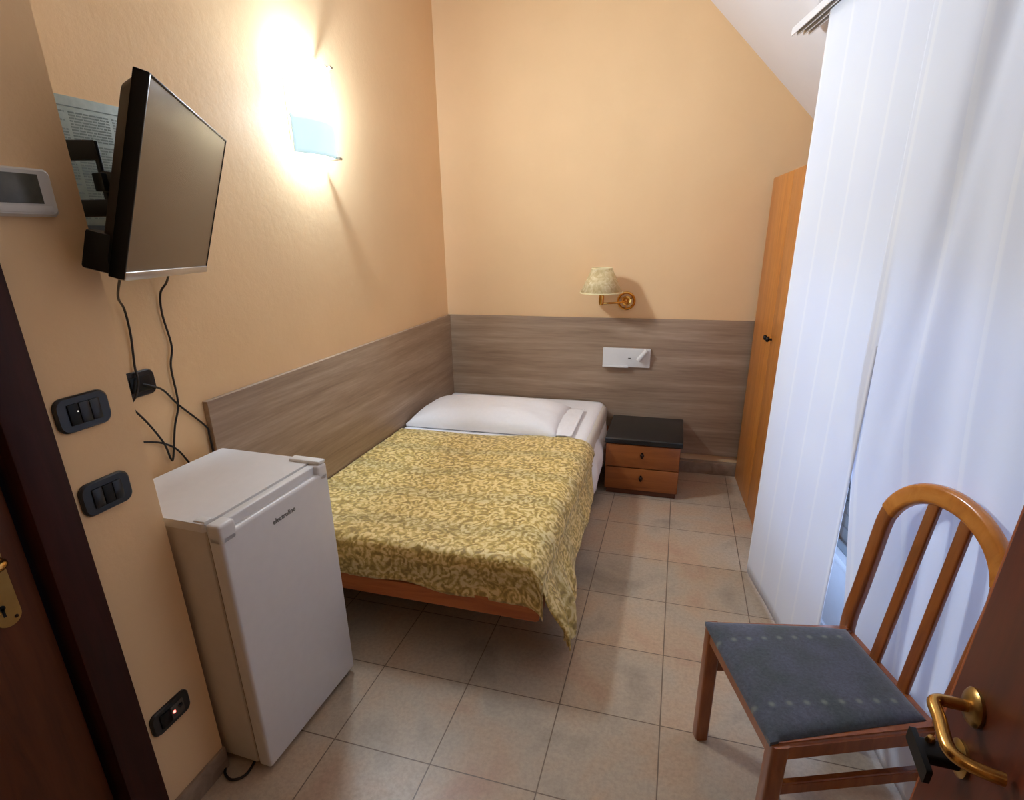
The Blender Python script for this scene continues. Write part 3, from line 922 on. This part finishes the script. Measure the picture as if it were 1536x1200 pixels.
def seat_fn(u, v, top):
    a = 2*v-1
    x = -0.004 + u*(SD-0.018)
    w = (SW/2-0.010) + (BW/2-0.012 - SW/2+0.010)*u
    e = max(0, (1-abs(2*u-1)**6))**0.5 * max(0, (1-abs(a)**6))**0.5
    z = SZ + (0.018*e + 0.002 if top else -0.010)
    return Vector((x, a*w, z))
bm = B(); merge(bm, grid(lambda u, v: seat_fn(u, v, True), 30, 30)); merge(bm, grid(lambda u, v: seat_fn(u, v, False), 30, 30))
try: bmesh.ops.bridge_loops(bm, edges=[e for e in bm.edges if e.is_boundary])
except Exception: pass
mesh_obj('seat', bm, M['seat'], ch, angle=60, label='slate blue upholstered seat with pale dots')

# ------------------------------------------------------------------ fridge
fz = thing('mini_fridge', 'white mini fridge standing against the switch pier by the bed foot', 'fridge', (-0.111, -0.158, 0), math.radians(-1.8))
FW, FD, FH = 0.445, 0.425, 0.841
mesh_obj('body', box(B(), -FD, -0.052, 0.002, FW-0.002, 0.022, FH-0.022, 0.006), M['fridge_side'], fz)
bm = B(); prism(bm, rrect(FD-0.048, FW+0.004, 0.008, 4), FH-0.024, FH, Matrix.Translation((-FD/2-0.024, FW/2, 0)))
mesh_obj('worktop', bm, M['fridge_white'], fz)
mesh_obj('gasket', box(B(), -0.054, -0.044, 0.008, FW-0.008, 0.03, FH-0.03), M['gasket'], fz)
bm = B()
box(bm, -0.046, 0.0, 0, FW, 0.020, FH-0.030, 0.010, 4)
box(bm, -0.046, -0.018, 0.002, FW-0.002, FH-0.045, FH-0.004, 0.004, 3)
box(bm, -0.046, 0.0, 0, 0.055, FH-0.06, FH-0.002, 0.009, 4)
box(bm, -0.046, 0.0, FW-0.045, FW, FH-0.06, FH-0.002, 0.009, 4)
dr = mesh_obj('door', bm, M['fridge_white'], fz)
bm = B(); box(bm, -0.118, -0.002, FW-0.034, FW-0.002, FH-0.002, FH+0.010, 0.004, 3)
mesh_obj('hinge_cover', bm, M['white_metal'], fz)
bm = B(); box(bm, -0.085, -0.048, 0.004, 0.030, FH-0.001, FH+0.004, 0.002)
mesh_obj('hinge_plug', bm, M['white_metal'], fz)
for x in (-0.06, -FD+0.05):
    for y in (0.05, FW-0.05):
        mesh_obj('foot', lathe(B(), [(0, 0), (0.018, 0), (0.018, 0.008), (0.012, 0.024), (0, 0.024)], 20, Matrix.Translation((x, y, 0))), M['black_plastic'], fz)
def text_mesh(txt, size, ext=0.0003, bold=0.0, shear=0.0):
    cu = bpy.data.curves.new('txt', 'FONT'); cu.body = txt; cu.size = size; cu.extrude = ext; cu.offset = bold; cu.shear = shear
    cu.align_x = 'CENTER'; cu.align_y = 'CENTER'
    ob = bpy.data.objects.new('txt', cu); COL.objects.link(ob)
    bpy.context.view_layer.update()
    me = bpy.data.meshes.new_from_object(ob.evaluated_get(bpy.context.evaluated_depsgraph_get()))
    bpy.data.objects.remove(ob); bpy.data.curves.remove(cu)
    bm = bmesh.new(); bm.from_mesh(me); bpy.data.meshes.remove(me)
    return bm
bm = text_mesh('electroline', 0.022, 0.0004, 0.0004)
bmesh.ops.transform(bm, verts=bm.verts[:], matrix=Matrix.Translation((0.0006, 0.226, 0.758)) @ Matrix(((0, 0, 1, 0), (1, 0, 0, 0), (0, 1, 0, 0), (0, 0, 0, 1))))
mesh_obj('logo', bm, M['logo'], dr, smooth=False, label='small grey maker lettering')
# fridge cord loop on the floor
o = mesh_obj('fridge_cord', tube(B(), smooth_path([(-0.45, -0.164, 0.10), (-0.34, -0.166, 0.03), (-0.272, -0.178, 0.008), (-0.245, -0.202, 0.006), (-0.214, -0.212, 0.006), (-0.188, -0.196, 0.006), (-0.184, -0.165, 0.006), (-0.20, -0.10, 0.006)]), 0.004), M['black_rubber'])
tag(o, 'black cord looping on the floor under the white fridge', 'cord')

# ------------------------------------------------------------------ television
def V3(*a): return Vector(a)
tl, tr_, br_, bl = V3(-0.07, -0.131, 1.826), V3(-0.444, 0.483, 1.807), V3(-0.548, 0.409, 1.421), V3(-0.174, -0.207, 1.44)
CAM = V3(0.943, -1.12, 1.515)
kk = 0.97
tl, tr_, br_, bl = [CAM + (q - CAM)*kk for q in (tl, tr_, br_, bl)]
tl = tl.lerp(tr_, 0.022); bl = bl.lerp(br_, 0.022)
ctr = (tl+tr_+br_+bl)/4
ex = ((tr_-tl)+(br_-bl)).normalized(); ez = ((tl-bl)+(tr_-br_)); ez = (ez - ex*ez.dot(ex)).normalized(); ey = ez.cross(ex)   # ey points to the rear
TW = ((tr_-tl).length + (br_-bl).length)/2; TH = ((tl-bl).length + (tr_-br_).length)/2
tv = thing('television', 'flat television on the wall bracket above the mini fridge', 'television')
tv.matrix_world = Matrix(((ex.x, ey.x, ez.x, ctr.x), (ex.y, ey.y, ez.y, ctr.y), (ex.z, ey.z, ez.z, ctr.z), (0, 0, 0, 1)))
hw, hh = TW/2, TH/2
mesh_obj('screen', box(B(), -hw+0.008, hw-0.006, -0.0012, 0.004, -hh+0.016, hh-0.006), M['tv_screen'], tv, smooth=False)
bm = B()
box(bm, -hw, -hw+0.008, -0.003, 0.026, -hh, hh, 0.002); box(bm, hw-0.006, hw, -0.003, 0.026, -hh, hh, 0.002)
box(bm, -hw, hw, -0.003, 0.026, hh-0.006, hh, 0.002); box(bm, -hw, hw, 0.003, 0.026, -hh+0.002, hh, 0.002)
mesh_obj('bezel', bm, M['black_plastic'], tv)
mesh_obj('chin_strip', box(B(), -hw+0.002, hw-0.002, -0.005, 0.012, -hh-0.002, -hh+0.016, 0.002), M['silver'], tv, label='silver strip below the screen')
bm = B()
b = bmesh.new(); prism(b, rrect(TW-0.012, TH-0.012, 0.02, 4), 0.0, 0.03, Matrix.Translation((0, 0.024, 0)) @ Matrix.Rotation(-PI/2, 4, 'X'), 0.90); merge(bm, b)
box(bm, -hw+0.02, hw-0.02, 0.024, 0.082, -hh+0.002, -hh+0.080, 0.006, 2)
mesh_obj('back_cover', bm, M['black_plastic'], tv)

# bracket
back = ctr + ey*0.055
tb = thing('tv_bracket', 'black swivel arm bracket holding the television over the posted notice', 'bracket', (XL, -0.10, 1.655))
base = V3(XL, -0.10, 1.655)
el = V3(-0.435, 0.030, 1.655)
mesh_obj('wall_plate', box(B(), 0.0, 0.014, -0.045, 0.045, -0.13, 0.13, 0.004), M['black_plastic'], tb)
for dz, hh2, z2 in ((0.062, 0.022, 0.070), (-0.064, 0.020, -0.060)):
    a = V3(0.012, 0.0, dz); c = V3(el.x-base.x, el.y-base.y, z2)
    mesh_obj('arm', sweep(B(), [a, a.lerp(c, 0.5), c], rrect(0.016, hh2*2, 0.004, 2), (0, 0, 1)), M['black_plastic'], tb)
bm = B(); e2 = el - base
cyl(bm, e2 + V3(0, 0, -0.075), e2 + V3(0, 0, 0.09), 0.007); box(bm, e2.x-0.016, e2.x+0.016, e2.y-0.016, e2.y+0.016, -0.022, 0.020, 0.004)
mesh_obj('pivot', bm, M['black_plastic'], tb)
bm = B(); cyl(bm, e2 + V3(-0.008, 0.004, -0.065), e2 + V3(-0.008, 0.004, 0.06), 0.003)
mesh_obj('steel_rod', bm, M['chrome'], tb)
bk = back - base
mesh_obj('front_arm', sweep(B(), [e2, (e2+bk)/2, bk - V3(0.0, 0.0, 0.0)], rrect(0.016, 0.05, 0.004, 2), (0, 0, 1)), M['black_plastic'], tb)

# ------------------------------------------------------------------ posted notice behind the television
nt_ = thing('notice_board', 'grey green printed notice on the wall behind the television', 'notice', (XL, 0.16, 1.70))
def paper_mat():
    m, nt, b = new_mat('faded notice paper')
    v = coord(nt); n = N(nt, 'ShaderNodeTexNoise', Scale=40.0, Detail=3.0); nt.links.new(v, n.inputs['Vector'])
    nt.links.new(ramp(nt, n.outputs[0], [(0.3, lin((148, 162, 156))), (0.7, lin((168, 180, 173)))]), b.inputs['Base Color'])
    b.inputs['Roughness'].default_value = 0.45
    return m
M['paper'] = paper_mat()
M['print'] = plain('notice print', (120, 132, 127), 0.6, 0, 0.1)
mesh_obj('sheet', box(B(), 0, 0.004, -0.20, 0.20, -0.165, 0.165, 0.001), M['paper'], nt_)
bm = B()
box(bm, 0.0042, 0.0046, -0.20, 0.20, 0.140, 0.1425)
rr = random.Random(3)
for col0, col1 in ((-0.185, -0.075), (-0.065, 0.045), (0.055, 0.185)):
    z = 0.128
    while z > -0.125:
        if rr.random() < 0.86:
            y = col0
            end = col1 - (0.0 if rr.random() < 0.6 else rr.random()*0.05)
            while y < end:
                w = 0.006 + rr.random()*0.016
                box(bm, 0.0042, 0.0046, y, min(y+w, end), z-0.0018, z+0.0018)
                y += w + 0.003
        z -= 0.0068
mesh_obj('printed_text', bm, M['print'], nt_, smooth=False)
mesh_obj('lower_band', box(B(), 0.0042, 0.0055, -0.20, 0.20, -0.164, -0.142), plain('notice band', (70, 74, 74), 0.5), nt_, smooth=False, label='dark band along the bottom')

# ------------------------------------------------------------------ switches, sockets, thermostat
MP2 = Matrix(((0, 0, 1, 0), (1, 0, 0, 0), (0, 1, 0, 0), (0, 0, 0, 1)))
def plate(name, label, loc, w, h, mods, cat='light switch', group='black wall plates'):
    t = thing(name, label, cat, loc, 0.0, group)
    bm = B(); prism(bm, rrect(w, h, min(w, h)*0.28, 8), 0, 0.005, MP2)
    prism(bm, rrect(w, h, min(w, h)*0.28, 8), 0.005, 0.009, MP2, 0.93)
    mesh_obj('cover_plate', bm, M['switch'], t)
    for (y0, y1, mt, nm, lab) in mods:
        mesh_obj(nm, box(B(), 0.008, 0.0125, y0, y1, -h*0.30, h*0.30, 0.002), M[mt], t, label=lab)
    return t
p = plate('switch_plate', 'black switch plate on the pier, topmost of three', (XP, -0.292, 1.174), 0.118, 0.076,
      [(-0.035, -0.012, 'black_plastic', 'rocker', None), (-0.011, 0.012, 'switch', 'rocker', None), (0.013, 0.035, 'switch', 'rocker', None)])
mesh_obj('pilot_light', lathe(B(), [(0, 0.001), (0.0011, 0.0007), (0.0014, 0)], 12, Matrix.Translation((0.0125, -0.016, 0.006)) @ Matrix.Rotation(PI/2, 4, 'Y')), emit('white pilot', (1, 0.95, 0.9, 1), 0.9), p, label='tiny white pilot light')
plate('switch_plate', 'black switch plate on the pier, middle one beside the door casing', (XP, -0.293, 0.980), 0.118, 0.076,
      [(-0.035, -0.012, 'switch', 'rocker', None), (-0.011, 0.012, 'black_plastic', 'rocker', None), (0.013, 0.035, 'switch', 'rocker', None)])
p = plate('socket_plate', 'low black socket plate on the pier with a grey module and red light', (XP, -0.293, 0.333), 0.118, 0.068,
      [(-0.036, -0.006, 'black_plastic', 'socket_module', None), (-0.004, 0.036, 'key_grey', 'breaker_module', 'grey breaker module')], 'socket')
mesh_obj('breaker_switch', box(B(), 0.0125, 0.017, 0.017, 0.029, 0.002, 0.012, 0.002), M['black_plastic'], p)
mesh_obj('pilot_light', lathe(B(), [(0, 0.003), (0.003, 0.0025), (0.0045, 0)], 14, Matrix.Translation((0.0125, 0.004, 0.002)) @ Matrix.Rotation(PI/2, 4, 'Y')), emit('red pilot', (1, 0.16, 0.12, 1), 2.5), p, label='lit red pilot light')
p = plate('socket_plate', 'black wall socket with a plugged cable under the television', (XL, 0.103, 1.116), 0.108, 0.076,
      [(-0.034, 0.034, 'black_plastic', 'socket_module', None)], 'socket')
# thermostat
t = thing('thermostat', 'white thermostat with grey display on the pier above the switches', 'thermostat', (XP, -0.295, 1.607))
bm = B(); prism(bm, rrect(0.122, 0.086, 0.012, 6), 0, 0.012, MP2); prism(bm, rrect(0.122, 0.086, 0.012, 6), 0.012, 0.020, MP2, 0.9)
mesh_obj('housing', bm, M['thermo_white'], t)
mesh_obj('display', box(B(), 0.0195, 0.0212, -0.050, 0.032, -0.020, 0.032, 0.0006), M['screen_grey'], t, label='grey display')
mesh_obj('flap', box(B(), 0.0195, 0.0215, -0.050, 0.046, -0.036, -0.024, 0.0008), M['thermo_white'], t)

# ------------------------------------------------------------------ cables under the television
def cable(name, label, pts, r=0.0032):
    o = mesh_obj(name, tube(B(), smooth_path(pts), r, 10), M['black_rubber'])
    tag(o, label, 'cable', 'black cables under the television'); return o
XW = XL + 0.010
tvb = ctr + ey*0.04 - ez*0.17
cable('power_cable', 'black cable dropping from the television to the socket, left one', [tuple(ctr - ex*0.20 + ey*0.05 - ez*(hh-0.005)), (XW+0.10, 0.02, 1.38), (XW+0.015, 0.098, 1.335), (XW, 0.110, 1.262), (XW, 0.098, 1.17), (XW+0.012, 0.088, 1.13), (XW+0.012, 0.070, 1.09), (XW, 0.058, 1.066), (XW, 0.047, 1.03)])
cable('antenna_cable', 'black wavy cable hanging from the television and hooking up behind the fridge', [tuple(ctr + ex*0.08 + ey*0.03 - ez*(hh-0.005)), (XW+0.05, 0.225, 1.40), (XW+0.005, 0.236, 1.366), (XW, 0.230, 1.305), (XW, 0.238, 1.205), (XW, 0.218, 1.14), (XW, 0.214, 1.024), (XW, 0.183, 0.955), (XW, 0.152, 0.862), (XW+0.002, 0.140, 0.862), (XW+0.004, 0.128, 0.918), (XW+0.004, 0.091, 0.997), (XW+0.004, 0.046, 1.068)])
cable('plug_cable', 'black cable running from the wall socket down to the wood panel', [(XL+0.014, 0.106, 1.114), (XL+0.026, 0.122, 1.106), (XL+0.018, 0.166, 1.080), (XW, 0.215, 1.018), (XW, 0.300, 0.918), (XW, 0.3075, 0.880), (XW, 0.309, 0.80)])
cable('loop_cable', 'black cable curving level above the fridge top', [(XW, 0.040, 0.954), (XW, 0.119, 0.923), (XW, 0.171, 0.881), (XW, 0.205, 0.820)])

# ------------------------------------------------------------------ glass sconce (lit)
M['glass_inner'] = plain('frosted glass inner face', (226, 236, 240), 0.4, 0, 0.01)
sc_ = thing('wall_sconce', 'lit frosted glass wall sconce high on the left wall', 'wall lamp', (XL, 1.098, 2.0))
SGW, SGH = 0.300, 0.335
def gl(u, v):
    a = 2*u-1
    y = a*SGW/2
    z = (2*v-1)*SGH/2
    x = 0.090 - 0.040*a*a
    return Vector((x, y, z))
for nm, m_, v0, v1, lab in (('glass_shade', 'sconce_glass', 0.405, 1.0, 'bowed frosted glass shade glowing white'), ('dim_glow_band', 'sconce_dim', 0.0, 0.405, 'lower part of the glass shade with a dimmer bluish glow painted in')):
    o = mesh_obj(nm, grid(lambda u, v: gl(u, v0 + (v1 - v0)*v), 24, 8), [M[m_], M['glass_inner']], sc_, label=lab)
    md = solidify(o, 0.006); md.material_offset = 1; md.material_offset_rim = 1
for y in (0.105,):
    for z in (-SGH/2, SGH/2):
        bm = B(); box(bm, 0.012, 0.094, y-0.010, y+0.010, z-0.005, z+0.005, 0.002)
        mesh_obj('clip', bm, M['chrome'], sc_)
mesh_obj('back_plate', box(B(), 0, 0.012, -0.10, 0.12, -0.12, 0.10, 0.004), M['white_metal'], sc_)
bm = B(); MSB = Matrix.Translation((0.045, -0.030, 0.02)) @ Matrix.Rotation(-PI/2, 4, 'X')
lathe(bm, [(0, -0.06), (0.014, -0.06), (0.014, -0.01), (0.011, 0.0), (0, 0.0)], 20, MSB)
mesh_obj('bulb_holder', bm, M['white_metal'], sc_)
bm = B(); lathe(bm, [(0, 0.0), (0.010, 0.0), (0.020, 0.025), (0.023, 0.042), (0.018, 0.058), (0, 0.066)], 24, MSB)
mesh_obj('bulb', bm, emit('bulb glow', (0.66, 0.82, 1.0, 1), BULB_L), sc_, label='glowing bulb')

# ------------------------------------------------------------------ brass wall lamp over the nightstand
wl = thing('reading_lamp', 'brass wall lamp with marbled parchment shade over the bed head', 'wall lamp', (0.634, YB, 1.108))
bm = B()
MB_ = Matrix.Rotation(PI/2, 4, 'X')
lathe(bm, [(0, 0.0), (0.030, 0.0), (0.028, 0.005), (0.020, 0.008), (0.016, 0.016), (0, 0.016)], 36, MB_)
for k in range(3): cyl(bm, (0.02*math.cos(k*2.1+.5), -0.006, 0.02*math.sin(k*2.1+.5)), (0.05*math.cos(k*2.1+.5), -0.008, 0.05*math.sin(k*2.1+.5)), 0.003)
b = bmesh.new(); sweep(b, [(0.050*math.cos(2*PI*k/40), -0.010, 0.050*math.sin(2*PI*k/40)) for k in range(40)], circ(0.0075, 10), (0, 1, 0), True); merge(bm, b)
mesh_obj('wall_rose', bm, M['brass_lamp'], wl)
bm = B(); tube(bm, smooth_path([(0, -0.014, 0), (-0.004, -0.06, 0), (-0.03, -0.105, 0.0), (-0.09, -0.145, 0.0), (-0.132, -0.165, 0.0)]), 0.006); lathe(bm, [(0, -0.012), (0.009, -0.012), (0.011, 0.0), (0.009, 0.012), (0, 0.012)], 16, Matrix.Translation((-0.001, -0.032, 0)))
mesh_obj('arm', bm, M['brass_lamp'], wl)
bm = B(); lathe(bm, [(0, -0.012), (0.010, -0.010), (0.015, 0.004), (0.016, 0.045), (0.011, 0.05), (0, 0.05)], 20, Matrix.Translation((-0.136, -0.167, 0)))
mesh_obj('bulb_holder', bm, M['brass_lamp'], wl)
bm = B()
sx, sy = -0.138, -0.168
b = bmesh.new(); n = 48
r0_ = [b.verts.new((sx + 0.126*math.cos(2*PI*k/n), sy + 0.126*math.sin(2*PI*k/n), 0.066)) for k in range(n)]
r1_ = [b.verts.new((sx + 0.060*math.cos(2*PI*k/n), sy + 0.060*math.sin(2*PI*k/n), 0.205)) for k in range(n)]
for k in range(n): b.faces.new((r0_[k], r0_[(k+1) % n], r1_[(k+1) % n], r1_[k]))
merge(bm, b)
sh = mesh_obj('lamp_shade', bm, M['parchment'], wl); solidify(sh, 0.002)
for r, z in ((0.126, 0.066), (0.060, 0.205)):
    b = B(); sweep(b, [(sx + r*math.cos(2*PI*k/40), sy + r*math.sin(2*PI*k/40), z) for k in range(40)], rrect(0.004, 0.007, 0.001, 2), (0, 0, 1), True)
    mesh_obj('trim', b, plain('cream trim', (240, 226, 178), 0.5), sh)

# ------------------------------------------------------------------ white reading-light panel with usb and tray
rp = thing('bedside_panel', 'white bedside panel with little spotlight and tray below the brass lamp', 'reading light', (0.655, 2.49, 0.752))
mesh_obj('plate', box(B(), -0.150, 0.150, -0.020, 0, -0.060, 0.062, 0.004, 3), M['white_metal'], rp)
mesh_obj('tray', box(B(), -0.148, 0.018, -0.046, -0.018, -0.060, -0.048, 0.004, 3), M['white_metal'], rp)
mesh_obj('usb_port', box(B(), 0.012, 0.030, -0.0212, -0.019, -0.004, 0.002, 0.0006), M['key_grey'], rp, label='grey usb port')
bm = B()
cyl(bm, (0.115, -0.018, 0.028), (0.115, -0.030, 0.028), 0.010)
cyl(bm, (0.128, -0.046, 0.060), (0.078, -0.052, -0.006), 0.0155)
mesh_obj('spotlight', bm, M['white_metal'], rp)

# ------------------------------------------------------------------ fill lamp added in the corridor, unseen behind the viewer
cl = thing('fill_lamp', 'round fill lamp added out of view in the corridor behind the viewer', 'fill lamp', (0.7, -2.0, ZC))
mesh_obj('lamp_base', lathe(B(), [(0, 0), (0.15, 0), (0.15, -0.02), (0, -0.02)], 32), M['white_metal'], cl)
mesh_obj('diffuser', lathe(B(), [(0.14, -0.02), (0.135, -0.05), (0.09, -0.075), (0, -0.085)], 32), emit('corridor fill glow', (1.0, 0.93, 0.84, 1), CORRIDOR_FILL), cl)

# ------------------------------------------------------------------ world, camera, view
w = bpy.data.worlds.new('World'); S.world = w; w.use_nodes = True
w.node_tree.nodes['Background'].inputs[0].default_value = (0.02, 0.025, 0.04, 1)
w.node_tree.nodes['Background'].inputs[1].default_value = 0.5

R = [[0.9579262999665883, 0.2863983811469795, -0.018792847274761784], [0.0805544361442998, -0.3311232813164038, -0.9401427313911994], [-0.27547810557243385, 0.8990736009062896, -0.3402623598101556]]
f_px, cx, cy = 831.636, 760.518, 652.387
cd = bpy.data.cameras.new('Camera'); cam = bpy.data.objects.new('Camera', cd); COL.objects.link(cam)
cam.matrix_world = Matrix(((R[0][0], -R[1][0], -R[2][0], 0.943), (R[0][1], -R[1][1], -R[2][1], -1.12), (R[0][2], -R[1][2], -R[2][2], 1.515), (0, 0, 0, 1)))
cd.sensor_fit = 'HORIZONTAL'; cd.sensor_width = 36.0
cd.lens = f_px / 1536 * 36
cd.shift_x = (768 - cx) / 1536; cd.shift_y = (cy - 600) / 1536
cd.clip_start = 0.02
S.camera = cam
vs_ = S.view_settings
vs_.view_transform = 'Standard'; vs_.look = 'None'; vs_.gamma = 1.0; vs_.use_curve_mapping = False
vs_.exposure = 0.66
S.cycles.max_bounces = 16; S.cycles.diffuse_bounces = 8
